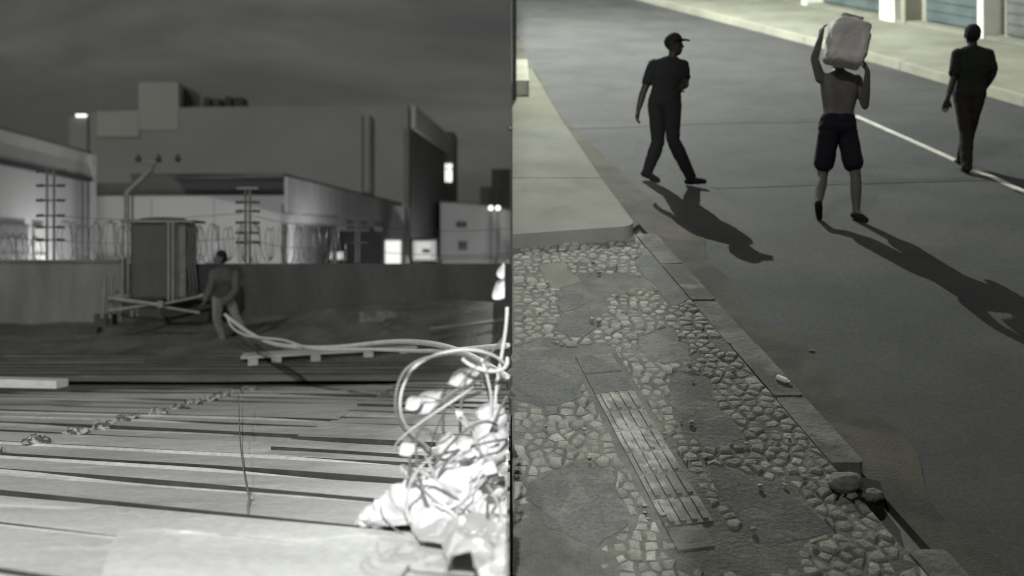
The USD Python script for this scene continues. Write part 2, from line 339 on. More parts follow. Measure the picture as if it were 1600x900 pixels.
# litter
x, y = S(1223, 617)
c0 = np.array([x, y, zs(x, y) + .107]); ax = np.array([.8, -.9, SL * -.9]); ax /= np.linalg.norm(ax)
bt = thing('bottle', 'small white plastic bottle lying on the kerb stones', 'bottle', c0)
part(bt, 'body', tube([c0 - ax * .05, c0 - ax * .045, c0 + ax * .03, c0 + ax * .045, c0 + ax * .05], [.012, .02, .02, .012, .009], 10), WHITE)
part(bt, 'cap', tube([c0 + ax * .05, c0 + ax * .062], .011, 10), WHITE)
x, y = S(1268, 550)
solo('paper_scrap', lump((x, y, zs(x, y) + .012), .02, 9, 1, .5, (1.2, 1, .5)), FARWALK, 'tiny crumpled pale scrap lying on the asphalt edge', 'paper scrap')

# far pavement and building across the street
B0, B1 = np.array([4.9, 35.4]), np.array([15.4, 8.0])
far = Polygon(FARK + [tuple(B1 + (0, -3)), tuple(B1), tuple(B0)]).buffer(0)
FP = thing('far_pavement', None, None, kind='structure')
part(FP, 'paving', strip(far, -.05, .14), FARWALK)
kl = LineString(FARK)
for a in np.arange(0, kl.length - .2, 1.6):
    p, q = kl.interpolate(a + .01), kl.interpolate(min(a + 1.59, kl.length))
    sgm = LineString([p, q]).buffer(.07, cap_style=2)
    part(FP, 'kerb_stone', strip(sgm, -.05, .152 + rng.uniform(-.004, .004)), RENDERW)
bd = (B1 - B0) / np.linalg.norm(B1 - B0); bn = np.array([-bd[1], bd[0]]); bn = bn if bn[0] > 0 else -bn
def BP(px, py):                                     # distance along the building line of a foot seen in the photo
    r = np.array([(px - 800) / F, 1.0]); A = np.stack([r, -bd], 1); return np.linalg.solve(A, B0)[1]
bb = thing('shop_building', 'pale building with white pillars and teal shutters across the street', 'building', (*B0, zs(*B0)))
L = np.linalg.norm(B1 - B0)
def bq(a, b, c, d): return Polygon([B0 + bd * a + bn * c, B0 + bd * b + bn * c, B0 + bd * b + bn * d, B0 + bd * a + bn * d])
ztop = zs(0, B0[1]) + 5.5
def bwall(a, b, c, d, z0, z1, flat_top=False):
    m = trimesh.creation.extrude_polygon(bq(a, b, c, d), 1.0, engine='earcut'); v = m.vertices.copy()
    base = zs(v[:, 0], v[:, 1]); v[:, 2] = np.where(v[:, 2] < .5, base + z0, ztop if flat_top else base + z1); m.vertices = v; return m
part(bb, 'wall', bwall(0, L, .45, 7, -.2, 0, True), RENDERW)
part(bb, 'plinth', bwall(0, L, .0, .45, 0, .20), FARWALK)
cols = [(1258, 15, .2), (1388, 42, .50), (1413, 46, .14), (1534, 70, .16), (1700, 90, .4), (1150, 5, .3)]
ts = []
for px, py, w in cols:
    t = BP(px, py); ts.append(t); part(bb, 'pillar', bwall(t - w / 2, t + w / 2, -.04, .45, .0, 4.6), WHITE if w != .14 else RENDERW)
ts = sorted(ts); ts = [0.2] + ts + [L - .1]
for i in range(len(ts) - 1):
    if ts[i + 1] - ts[i] < .9: continue
    a, b = ts[i] + .3, ts[i + 1] - .2
    m_ = GREYSH if i in (0, 5, 6) else TEAL
    fr = part(bb, 'shutter', bwall(a, b, .36, .44, .22, 3.4), m_)
    for k in range(14):
        part(fr, 'slat', bwall(a + .02, b - .02, .335, .362, .26 + k * .22, .26 + k * .22 + .19), m_)
part(bb, 'canopy', bwall(0, L, -.9, .45, 4.6, 4.8), RENDERW)

# street lamp at the left edge of the road
lp = np.array([.036, S(803, 176)[1], 0]); lp[2] = zs(0, lp[1]); LH = np.array([.62, 20.9, ZC + 11.5])
sl = thing('street_lamp', 'slim dark lamp post rising beside the driveway at the left road edge', 'street lamp', lp)
part(sl, 'post', tube([lp - (0, 0, .1), lp + (0, 0, 4), (lp[0], lp[1], LH[2] - .1)], [.032, .03, .025], 10), DARK, smooth=40)
part(sl, 'arm', tube([(lp[0], lp[1], LH[2] - .15), (.2, 17.6, LH[2] + .25), (.5, 19.6, LH[2] + .3), (LH[0], LH[1] + .2, LH[2] + .22)], .025, 8, 14), DARK, smooth=40)
hd = trimesh.creation.icosphere(2, 1.0); hd.vertices = np.clip(hd.vertices, [-1, -1, -.1], [1, 1, 1]) * [.16, .36, .14] + LH + [0, 0, .16]
part(sl, 'lamp_head', hd, DARK, smooth=40)
gl = trimesh.creation.icosphere(2, 1.0); gl.vertices = gl.vertices * [.12, .28, .03] + LH + [0, 0, .13]
part(sl, 'glass', gl, GLOWL, smooth=True)
part(sl, 'added_shield', box(LH[0] - .075, LH[0] - .06, LH[1] - .7, LH[1] + .7, LH[2] - .72, LH[2] + .22), DARK)  # unseen plate added to keep the street lamp light off the roof
lt = UsdLux.SphereLight.Define(stage, sl + '/bulb'); lt.CreateRadiusAttr(.04); lt.CreateNormalizeAttr(True); lt.CreateIntensityAttr(3300.0); lt.CreateColorAttr(Gf.Vec3f(.97, 1, .93))
lt.AddTranslateOp().Set(Gf.Vec3d(*(LH - lp)))

# ------------------------------------------------------------------ people
def sph(c, r, n=14): return m3.Manifold.sphere(float(r), n).translate([float(x) for x in c])
def hull(*cr): return m3.Manifold.batch_hull([sph(c, r) for c, r in cr])
def union(ms):
    return m3.Manifold.batch_boolean(ms, m3.OpType.Add)
def smoothed(mf, length=.03, it=8):
    q = mf.refine_to_length(length).to_mesh(); t = trimesh.Trimesh(q.vert_properties[:, :3], q.tri_verts)
    trimesh.smoothing.filter_taubin(t, lamb=.5, nu=.53, iterations=it); return t
def cloth(mf, seed=1, it=4, amp=.016):
    t = smoothed(mf, .022, it); v, n = t.vertices.copy(), t.vertex_normals
    q = v * [9, 9, 15]; w = np.abs(meshkit.fbm(q + 3 * meshkit.noise(v * 5, seed)[:, None], 3, seed) - .5) * 2
    t.vertices = v + n * ((.35 - w) * amp)[:, None]; return t
U = lambda v: np.asarray(v, float) / np.linalg.norm(v)
def hand(wr, direction, palmn, side, curl=.5, s=1.0):
    """palm, four unequal bent fingers and a thumb; direction: along the hand, palmn: palm normal"""
    d = U(direction); nrm = U(np.asarray(palmn) - d * (d @ np.asarray(palmn))); a = np.cross(d, nrm) * side
    ms = [hull((wr, .024 * s), (wr + d * .03 * s + a * .022 * s, .019 * s), (wr + d * .09 * s + a * .032 * s, .014 * s), (wr + d * .09 * s - a * .032 * s, .013 * s), (wr + d * .03 * s - a * .024 * s, .018 * s))]
    for k, (o, l) in enumerate(((.031, .072), (.011, .08), (-.011, .075), (-.031, .058))):
        p = wr + d * .088 * s + a * o * s; dd = d
        for j, fr in enumerate((.45, .32, .23)):
            an = curl * (.5 + .4 * j); dd = U(math.cos(an) * dd + math.sin(an) * nrm) if j else U(math.cos(curl * .5) * d + math.sin(curl * .5) * nrm)
            q = p + dd * l * fr * s; ms.append(hull((p, (.0095 - .001 * j) * s), (q, (.009 - .001 * j) * s))); p = q
    p = wr + d * .03 * s + a * .026 * s
    q = p + U(d * .6 + a * .7 + nrm * .25) * .045 * s; r = q + U(d * .9 + a * .2 + nrm * .4) * .035 * s
    ms += [hull((p, .014 * s), (q, .011 * s)), hull((q, .011 * s), (r, .0085 * s))]
    return ms
def person(label, root, J, face, wear, cat='person', curl=.5):
    """root: plan point; J: joints relative to the ground point under the body (x right, y away, z up)"""
    root = np.asarray(root, float); j = {k: root + np.asarray(v, float) for k, v in J.items()}
    face = U(face); P_ = thing('person', label, cat, root)
    sax = U(j['shR'] - j['shL']); hax = U(np.r_[(j['hpR'] - j['hpL'])])
    skin = wear.get('skin', SKIN)
    waist = j['pelvis'] * .5 + j['chest'] * .5
    def torso(k):
        return [hull((j['pelvis'] - hax * .075, .105 + k), (j['pelvis'] + hax * .075, .105 + k), (waist - sax * .065, .092 + k), (waist + sax * .065, .092 + k)),
                hull((waist - sax * .065, .092 + k), (waist + sax * .065, .092 + k), (j['chest'] - sax * .09, .105 + k), (j['chest'] + sax * .09, .105 + k)),
                hull((j['chest'] - sax * .09, .105 + k), (j['chest'] + sax * .09, .105 + k), (j['shL'] * .85 + j['shR'] * .15, .06 + k), (j['shR'] * .85 + j['shL'] * .15, .06 + k), (j['neck'], .055 + k * .5))]
    def limb(a, b, c, r0, r1, r2, k=0, f=1.0):
        out = []
        if f >= 1: out = [hull((j[a], r0 + k), (j[b], r1 + k)), hull((j[b], r1 + k), (j[b] * .65 + j[c] * .35, r1 * 1.06 + k), (j[c], r2 + k))]
        else: out = [hull((j[a], r0 + k), (j[a] * (1 - f) + j[b] * f, r0 * (1 - f) + r1 * f + k))]
        return out
    ms = torso(0)
    for s in 'LR':
        ms += limb('sh' + s, 'el' + s, 'wr' + s, .056, .041, .028)
        ms += limb('hp' + s, 'kn' + s, 'an' + s, .085, .056, .037)
        toe = j['an' + s] + np.asarray(wear.get('toe' + s, face * .17 + np.array([0, face[1] * .17 * SL if wear.get('slope', True) else 0, -.035])))
        heel = j['an' + s] - U(toe - j['an' + s]) * .05 + [0, 0, -.04]
        j['toe' + s] = toe; j['heel' + s] = heel
        ms += [hull((j['an' + s], .036), (heel, .03), (toe, .024))]
        hdv = np.asarray(wear.get('hand' + s, U(j['wr' + s] - j['el' + s])))
        ms += hand(j['wr' + s], hdv, face if 'palm' + s not in wear else wear['palm' + s], 1 if s == 'L' else -1, curl)
    h = j['head']; side = U(np.cross(face, [0, 0, 1])); up = np.cross(side, face)
    ms += [hull((j['neck'] - [0, 0, .04], .058), (h - up * .05, .052)), hull((h + up * .035, .088), (h + up * .02 - face * .02, .09), (h - up * .06 + face * .035, .06), (h - up * .095 + face * .055, .03))]
    ms += [hull((h + up * .01 + face * .085, .010), (h - up * .03 + face * .105, .014))]                  # nose
    for s in (-1, 1): ms += [hull((h + side * s * .086 + up * .015, .014), (h + side * s * .088 - up * .02, .010))]   # ears
    part(P_, 'body', smoothed(union(ms), .03, 5), skin, smooth=True)
    for s in (-1, 1):
        e = trimesh.creation.icosphere(1, .012); e.apply_translation(h + up * .012 + face * .083 + side * s * .032); part(P_, 'eye', e, DARK)
    mo = trimesh.creation.icosphere(1, 1.0); mo.apply_scale([.02, .02, .006]); mo.apply_translation(h - up * .062 + face * .085); part(P_, 'mouth', mo, CLOTH_B)
    if wear.get('shirt'):
        f = wear.get('sleeve', .55); sm = torso(.014)
        for s in 'LR': sm += limb('sh' + s, 'el' + s, 'wr' + s, .062, .05, .036, .012, f)
        part(P_, 'shirt', cloth(union(sm), 3), wear['shirt'], smooth=True)
    if wear.get('trousers'):
        f = wear.get('leg', 1.0); sm = [hull((j['pelvis'] - hax * .075, .122), (j['pelvis'] + hax * .075, .122), (j['pelvis'] - hax * .07 + U(waist - j['pelvis']) * .07, .112), (j['pelvis'] + hax * .07 + U(waist - j['pelvis']) * .07, .112))]
        for s in 'LR':
            if f >= 1: sm += limb('hp' + s, 'kn' + s, 'an' + s, .1, .066, .05, .008)
            else:
                e = j['hp' + s] * (1 - f) + j['kn' + s] * f; sm += [hull((j['hp' + s], .108), (e, .105))]
        part(P_, 'trousers' if f >= 1 else 'shorts', cloth(union(sm), 5), wear['trousers'], smooth=True)
    for s in 'LR':
        if wear.get('shoes'): part(P_, 'shoe', smoothed(union([hull((j['an' + s] - [0, 0, .015], .042), (j['heel' + s], .038), (j['toe' + s], .032), ((j['toe' + s] + j['heel' + s]) / 2 + [0, 0, .005], .04))]), .03, 3), wear['shoes'], smooth=True)
    if wear.get('cap'):
        c = part(P_, 'cap', smoothed(union([hull((h + up * .05, .1), (h + up * .035 - face * .02, .1))]), .03, 3), wear['cap'], smooth=True)
        part(c, 'brim', hull((h + up * .055 + face * .085 - side * .05, .008), (h + up * .055 + face * .085 + side * .05, .008), (h + up * .04 + face * .175 - side * .03, .007), (h + up * .04 + face * .175 + side * .03, .007)), wear['cap'])
    elif wear.get('hair'):
        part(P_, 'hair', smoothed(union([hull((h + up * .045 - face * .012, .097), (h - up * .0 - face * .03, .09))]), .03, 3), wear['hair'], smooth=True)
    return P_
def SP(px, py): x, y = S(px, py); return np.array([x, y, zs(x, y)])

person('person in dark cap and dark clothes striding with one arm hanging', SP(1045, 287), dict(
    pelvis=(-.05, 0, .95), chest=(.0, 0, 1.24), neck=(.03, .0, 1.43), head=(.06, -.01, 1.60), shL=(-.16, .08, 1.38), shR=(.15, -.06, 1.35),
    elL=(-.28, .1, 1.08), wrL=(-.345, .06, .86), elR=(.17, -.16, 1.12), wrR=(.08, -.33, 1.05), hpL=(-.13, .05, .9), hpR=(.03, -.05, .9),
    knL=(-.115, .06, .49), knR=(.03, -.13, .49), anL=(-.235, .13, .14), anR=(.245, -.1, .05)), (.8, -.35, 0),
    dict(shirt=CLOTH_D, sleeve=.6, trousers=CLOTH_D, shoes=CLOTH_D, cap=CLOTH_D, handL=(-.15, 0, -1), handR=(.1, -.9, .2), toeL=(.12, -.03, -.09), toeR=(.13, -.08, -.035)))
person('shirtless person in dark shorts carrying a pale sack on the shoulders', SP(1310, 342), dict(
    pelvis=(-.01, 0, .95), chest=(.02, .02, 1.31), neck=(.02, .05, 1.52), head=(.02, .07, 1.68), shL=(-.18, .02, 1.46), shR=(.2, .02, 1.45),
    elL=(-.25, .0, 1.66), wrL=(-.2, -.06, 1.87), elR=(.27, -.02, 1.17), wrR=(.25, -.16, 1.5), hpL=(-.1, 0, .88), hpR=(.09, 0, .88),
    knL=(-.15, .06, .45), knR=(.17, -.03, .45), anL=(-.24, -.12, .15), anR=(.17, -.05, .06)), (.05, 1, 0),
    dict(trousers=CLOTH_N, leg=.68, shoes=CLOTH_D, hair=CLOTH_D, handL=(.15, .1, 1), palmL=(1, .2, 0), handR=(-.35, .0, 1), palmR=(-1, .2, 0), skin=surf('skin_grey_brown', (.14, .135, .125), (.11, .105, .1), scale=10, rough=.6), toeL=(.03, .08, -.14), toeR=(.05, -.15, -.08)), curl=.7)
sk = SP(1310, 342)
def bundle(c, hx, hy, hz, seed, rot):
    m = trimesh.creation.icosphere(4, 1.0); v = m.vertices; v = np.sign(v) * np.abs(v) ** .36; v *= [hx, hy, hz]
    f = np.abs(np.sin(v[:, 0] * 9 + v[:, 2] * 11 + 9 * meshkit.noise(v * 6 + seed, seed))) ** .7; n = v / np.linalg.norm(v, axis=1, keepdims=True)
    v = v + n * (f * .016 - .02 + .09 * (meshkit.fbm(v * 5 + seed, 3, seed) - .5))[:, None]; c_, s_ = math.cos(rot), math.sin(rot)
    m.vertices = np.stack([v[:, 0] * c_ - v[:, 2] * s_, v[:, 1], v[:, 0] * s_ + v[:, 2] * c_], 1) + c; return m
sackm = bundle(sk + (.05, -.12, 1.80), .205, .165, .25, 2, -.2)
top = bundle(sk + (.10, -.09, 2.03), .13, .11, .06, 5, -.2)
sa = thing('sack', 'pale bulky cloth sack held up on the shirtless person\'s shoulders', 'sack', sk + (.08, -.05, 1.6))
part(sa, 'body', sackm, SACK, smooth=True); part(sa, 'folded_top', top, SACK2, smooth=True)
person('person in dark short-sleeved shirt and trousers walking on the white line', SP(1507, 266), dict(
    pelvis=(.06, 0, .92), chest=(.1, 0, 1.24), neck=(.1, .0, 1.46), head=(.1, .01, 1.63), shL=(-.08, .0, 1.40), shR=(.28, .0, 1.40),
    elL=(-.145, -.02, 1.1), wrL=(-.23, -.06, .85), elR=(.345, -.02, 1.17), wrR=(.3, .14, 1.0), hpL=(-.02, 0, .86), hpR=(.13, 0, .86),
    knL=(.0, -.04, .46), knR=(.09, .09, .47), anL=(-.03, -.14, .03), anR=(.05, .2, .17)), (.1, 1, 0),
    dict(shirt=CLOTH_G, sleeve=.75, trousers=CLOTH_B, shoes=CLOTH_D, hair=CLOTH_D, handL=(-.2, 0, -1)))

# ================================================================== LEFT: THE ROOF TERRACE
HR = .8; RA, RB = .025, -.0618
zr = lambda x, y: ZC - HR + RA * x + RB * y
rb = thing('metal_roof_building', 'low building under a pale ribbed metal roof with dark seams', 'building', (-7, 9, 0))
region = sbox(-16, 1.6, -.012, 16.0)
lap = -1.55
sd = np.array([-1.65, 1.0]); sd /= np.linalg.norm(sd); sn = np.array([-sd[1], sd[0]]); sn = -sn if sn[1] < 0 else sn
PITCH = .67 * sn[1]
core = prism(sbox(-16, 1.6, -.012, 16.0), -ZC + HR + .0, 0); cv = core.vertices.copy(); cv[:, 2] = np.where(cv[:, 2] > -1, zr(cv[:, 0], cv[:, 1]) - .06, 0); core.vertices = cv
part(rb, 'wall', core, BWALL)
def band(o0, o1): 
    a, b = sd * 60, -sd * 60; return Polygon([a + sn * o0, b + sn * o0, b + sn * o1, a + sn * o1])
ostar = lap * sn[0] + 7.3 * sn[1]; kst = math.floor(ostar / PITCH); ostar = kst * PITCH
upper = band(ostar, 40)
for sidek, reg, off, lift in ((0, region.difference(upper.intersection(sbox(lap, 0, 1, 30))), 0.0, 0.0), (1, sbox(lap - .05, 1.6, -.012, 16.0).intersection(upper), .2, .016)):
    for k in range(-25, 45):
        o0 = k * PITCH + off + (0 if sidek else float(meshkit.noise(np.array([[k * .9, .4, .2]]))[0] - .5) * .09 * (k < kst)); pl = band(o0 + .01, o0 + PITCH - .01).intersection(reg)
        for pl in (getattr(pl, 'geoms', [pl])):
            if pl.is_empty or pl.area < .02: continue
            tilt = rng.uniform(-.006, .012)
            zf = lambda x, y, o=o0, t=tilt: zr(x, y) + lift + t * ((x * sn[0] + y * sn[1]) - o) / PITCH + .010 * np.sin(x * 1.3 + o * 9) + .006 * np.sin(x * 3.1 + o * 5)
            part(rb, 'roof_sheet', prism(pl.segmentize(.35), -.012, 0.0, zf), ROOF[int(rng.integers(3))])
        sw = float(rng.uniform(.008, .014)); hh = float(rng.uniform(.008, .02)); rp = band(o0 - sw, o0 + sw).intersection(reg)
        for rp in (getattr(rp, 'geoms', [rp])):
            if rp.is_empty or rp.area < .002: continue
            part(rb, 'seam', prism(rp.segmentize(.35), -.03, hh, lambda x, y, o=o0: zr(x, y) + lift + .008 * np.sin(x * 1.3 + o * 9)), SEAM)
# older, darker sheets running on up to the terrace
ROOFD = surf('old_roof_metal', g(.20, 1), g(.12, 1), scale=1.4, rough=.9, stretch=(.5, 1.4, 1), bump=.01, bscale=9, c3=g(.3, 1), c3scale=1.5, c3lo=.6, c3hi=.72, spec=.1)
zo = lambda x, y: ZC - 1.815 + .03 * (x + 7) * .2 + .155 * (y - 16)
for k in range(7):
    y0, y1 = 16.03 + k * .2, 16.03 + (k + 1) * .2 - .035; sk_ = .012
    pg = Polygon([(-16, y0 + .1), (-.02, y0 - .06), (-.02, y1 - .06), (-16, y1 + .1)])
    part(rb, 'old_sheet', prism(pg.segmentize(.5), .0, .055 - .004 * (k % 2), lambda x, y: zo(x, y) + .008 * np.sin(x * 1.7 + y * 20)), ROOFD)
    pg = Polygon([(-16, y1 + .102), (-.02, y1 - .058), (-.02, y1 - .03), (-16, y1 + .13)])
    part(rb, 'seam', prism(pg.segmentize(.5), .0, .075, zo), SEAM)
# sealant lumps where the sheets are screwed to the beam below
for k in range(14):
    o = (k + 8) * PITCH; y = (o - sn[0] * -3.57) / sn[1]
    if 6 < y < 15.5:
        c = (-3.57 + rng.uniform(-.05, .05), y, zr(-3.57, y) + .03)
        part(rb, 'sealant_patch', lump(c, .085, k, 2, .5, (1.2, .8, .55)), SEALANT)

# terrace behind the roof
gx, gy = np.meshgrid(np.linspace(-16, -.012, 90), np.linspace(16.02, 20.0, 34))
def zt(x, y):
    t = (y - 16) / 4; base = ZC - 1.8 + .62 * t
    right = np.clip((x + 6.5) / 5.0, 0, 1)
    q = np.stack([x * .9, y * .9, np.zeros_like(x)], -1)
    return base + right * .42 * t + (meshkit.fbm(q, 4, 3) - .5) * .16 * np.clip(t * 4, 0, 1)
gz = zt(gx, gy); v = np.stack([gx, gy, gz], -1).reshape(-1, 3); nr, nc = gx.shape
f = [[i * nc + k, i * nc + k + 1, (i + 1) * nc + k + 1] for i in range(nr - 1) for k in range(nc - 1)] + [[i * nc + k, (i + 1) * nc + k + 1, (i + 1) * nc + k] for i in range(nr - 1) for k in range(nc - 1)]
TZ = thing('terrace', None, None, kind='structure')
part(TZ, 'surface', trimesh.Trimesh(v, f, process=False), TERR, smooth=True)
part(TZ, 'edge', box(-16, -.012, 16.01, 16.2, 0, ZC - 1.86), BWALL2)
part(TZ, 'base', box(-16, -.012, 16.2, 20.0, 0, ZC - 1.95), BWALL2)
# perimeter wall
WT = ZC + (HOR - 411) / F * 20
pw = thing('perimeter_wall', 'long stained grey wall along the back of the terrace', 'wall', (-8, 20, 0))
xs_ = (190 - 800) / F * 20
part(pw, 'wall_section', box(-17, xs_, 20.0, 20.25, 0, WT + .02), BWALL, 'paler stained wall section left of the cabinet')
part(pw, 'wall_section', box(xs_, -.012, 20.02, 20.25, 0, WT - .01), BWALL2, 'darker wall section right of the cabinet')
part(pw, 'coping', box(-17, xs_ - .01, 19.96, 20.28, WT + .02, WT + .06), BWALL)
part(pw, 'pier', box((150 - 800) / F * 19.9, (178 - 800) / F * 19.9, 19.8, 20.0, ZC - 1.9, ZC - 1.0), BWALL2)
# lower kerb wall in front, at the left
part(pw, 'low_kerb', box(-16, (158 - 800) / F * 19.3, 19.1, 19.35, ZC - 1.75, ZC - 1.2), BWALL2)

# razor wire
def coil(px0, px1, name, label, rad=.34, turns=None, seed=0):
    x0, x1 = (px0 - 800) / F * 20.1, (px1 - 800) / F * 20.1; n = turns or int((x1 - x0) / .095)
    t = np.linspace(0, n * 2 * math.pi, n * 22); r = rad * (1 + .12 * np.sin(t * .13 + seed)); x = x0 + (x1 - x0) * t / t[-1]
    p = np.stack([x + .1 * np.sin(t * .37 + seed), 20.12 + r * np.cos(t) * .8, WT + .04 + rad * .95 + r * np.sin(t)], 1)
    w = thing(name, label, 'razor wire', (x0, 20.1, WT))
    part(w, 'coil', tube(p, .0075, 4), WIRE)
    tt = np.arange(4, len(p) - 4, 3); bl = []
    for i in tt:
        b = trimesh.creation.box([.012, .006, .05]); b.apply_translation(p[i]); bl.append(b)
    part(w, 'barbs', bl, WIRE, kind='stuff')
coil(-40, 60, 'razor_wire', 'faint razor wire coil on the wall at the far left', .25, seed=2)
coil(95, 205, 'razor_wire', 'razor wire coil on the wall just left of the dark cabinet', .36, seed=1)
coil(292, 530, 'razor_wire', 'long razor wire coil on the wall right of the cabinet', .33, seed=4)
# electric fence posts with insulators
def epost(px, py0, py1, levels, label, gap=11, cap=False, Y=20.12):
    k = Y / F; x = (px - 800) * k; z = lambda py: ZC + (HOR - py) * k
    e = thing('electric_fence_post', label, 'fence post', (x, Y, z(py1)), 'electric fence posts on the wall')
    for s in (-1, 1): part(e, 'rod', tube([(x + s * gap / 2 * k, Y, z(py1) - .02), (x + s * gap / 2 * k, Y, z(py0))], .024, 8), MIDM)
    for py in levels:
        b = part(e, 'bracket', box(x - gap * k * .9, x + gap * k * .9, Y - .025, Y + .025, z(py) - .012, z(py) + .012), DWIRE)
        for s in (-1, 1):
            q = tube([(x + s * gap * .9 * k, Y, z(py)), (x + s * (gap * .9 + 5) * k, Y, z(py) + .005), (x + s * (gap * .9 + 6) * k, Y, z(py)), (x + s * (gap * .9 + 12) * k, Y, z(py))], [.02, .034, .02, .03], 8)
            part(b, 'insulator', q, DWIRE)
    if cap: part(e, 'cap', box(x - 17 * k, x + 17 * k, Y - .05, Y + .05, z(py0), z(py0) + .045), GREYM)
epost(79, 262, 409, (268, 290, 313, 337, 355, 375), 'tall electric fence post with paired insulators before the white building')
epost(387, 296, 409, (316, 330, 348, 364, 379), 'capped electric fence post above the razor wire right of the person', 7, True)
epost(559, 341, 409, (346, 356, 380), 'small electric fence post before the dark opening', 5)
for i, py in enumerate((290, 313, 337, 355, 375)):
    k = 20.12 / F; x0, x1 = (79 - 800) * k, (-14 if i < 2 else -2) * k
    pts = [(x0 + (x1 - x0) * t, 20.12, ZC + (HOR - (py + 18 * (t > .42) * min(1, (t - .42) * 12) + 6 * math.sin(t * 9))) * k) for t in np.linspace(0, 1, 30)]
    if i in (2, 4): solo('fence_wire', tube(pts, .005, 5), DWIRE, ('upper' if i == 2 else 'lower') + ' thin fence wire strung along the top of the wall', 'wire')

# post with slanting arm behind the cabinet
def WP(px, py, Y): return W(px, py, Y)
ap = thing('angled_post', 'pale metal post with slanting top arm and crossbar behind the cabinet', 'post', W(199, 345, 20.0))
part(ap, 'post', tube([W(198, 346, 20.0), W(198, 298, 20.0)], .05, 8), GREYM); part(ap, 'post', tube([W(207, 346, 20.05), W(207, 300, 20.05)], .02, 6), MIDM)
part(ap, 'arm', tube([W(200, 300, 20.0), W(238, 264, 20.0)], .05, 8), GREYM)
part(ap, 'crossbar', tube([W(208, 254, 20.0), W(278, 253, 20.0)], .016, 6), GREYM); part(ap, 'strut', tube([W(238, 264, 20.0), W(243, 253, 20.0)], .03, 6), MIDM)
for px in (216, 248, 278):
    part(ap, 'insulator', tube([W(px, 253, 20.0), W(px, 249, 20.0), W(px, 246, 20.0), W(px, 241, 20.0)], [.03, .07, .05, .02], 8), DWIRE)

# dark cabinet on its frame
CY = 19.0; kk = CY / F
cb = thing('cabinet', 'tall dark metal cabinet with pale edge rails on the terrace frame', 'cabinet', W(240, 468, CY))
def pb(px0, px1, py0, py1, Y0, Y1):
    k = Y0 / F; return box((px0 - 800) * k, (px1 - 800) * k, Y0, Y1, ZC + (HOR - py1) * k, ZC + (HOR - py0) * k)
part(cb, 'body', pb(204, 290, 349, 467, CY + .03, CY + .7), PANEL)
part(cb, 'door', pb(207, 260, 352, 464, CY, CY + .029), PANEL)
part(cb, 'side_panel', pb(278, 290, 352, 464, CY + .005, CY + .029), MIDM)
for a, b, m_ in ((190, 193, GREYM), (198, 201, GREYM), (261, 265, GREYM), (268, 272, GREYM), (275, 276.5, MIDM)):
    part(cb, 'rail', pb(a, b, 346, 470, CY - .035, CY - .003), m_)
part(cb, 'top_frame', pb(188, 302, 343.5, 347.5, CY - .04, CY + .72), GREYM)
dm = trimesh.creation.icosphere(2, 1.0); dm.vertices = np.clip(dm.vertices, [-1, -1, 0], [1, 1, 1]) * [.42, .3, .045] + W(255, 343, CY + .35); part(cb, 'cover', dm, MIDM, smooth=40)
for a in (296, 301, 306):
    part(cb, 'hose', tube([W(a - 4, 350, CY + .1), W(a, 365, CY), W(a - 2, 410, CY), W(a + 1, 450, CY), W(a - 6, 466, CY + .1)], .014, 6, 20), MIDM)
fr = thing('cabinet_stand', 'pale tubular stand with diagonal braces under the dark cabinet', 'stand', W(240, 495, 18.6))
for a, b, r in (((164, 432, 18.5), (160, 497, 18.5), .035), ((176, 432, 18.7), (172, 497, 18.7), .03), ((170, 466, 18.5), (250, 477, 18.5), .04), ((170, 486, 18.5), (250, 474, 18.5), .025), ((250, 476, 18.5), (340, 458, 18.7), .025), ((250, 479, 18.5), (312, 489, 18.5), .025), ((172, 463, 19.3), (340, 461, 19.3), .03),
                ((206, 478, 18.6), (206, 494, 18.6), .03), ((215, 480, 19.0), (215, 494, 19.0), .025), ((340, 459, 18.9), (340, 493, 18.9), .03)):
    part(fr, 'tube', tube([W(*a), W(*b)], r, 8), GREYM)
part(fr, 'joint_plate', pb(246, 254, 470, 481, 18.4, 18.46), GREYM)

# the person on the terrace
gp = W(355, 535, 18.5)
person('grey-clad person stooping forward on the terrace beside the dark cabinet', gp, dict(
    pelvis=(-.09, .1, .79), chest=(-.04, -.1, 1.12), neck=(-.03, -.2, 1.28), head=(-.04, -.27, 1.43), shL=(-.2, -.12, 1.17), shR=(.15, -.06, 1.17),
    elL=(-.22, -.22, .95), wrL=(-.27, -.36, .74), elR=(.2, -.2, .9), wrR=(.1, -.36, .72), hpL=(-.17, .08, .75), hpR=(.0, .1, .75),
    knL=(-.16, -.06, .41), knR=(.15, .03, .42), anL=(-.07, .0, .07), anR=(.34, .05, .07)), (-.8, -.45, 0),
    dict(shirt=CLOTH_M, sleeve=1.0, trousers=CLOTH_M2, shoes=CLOTH_M, hair=CLOTH_D, skin=SKIN_G, slope=False))

# ------------------------------------------------------------------ buildings beyond the wall
def fpoly(pts, Y, depth):                           # frontal outline at depth Y, real depth behind it
    q = [W(px, py, Y) for px, py in pts]; a = Polygon([(p[0], p[2]) for p in q]); m = trimesh.creation.extrude_polygon(a, depth, engine='earcut')
    v = m.vertices; m.vertices = np.stack([v[:, 0], Y + v[:, 2], v[:, 1]], 1); m.invert(); return m
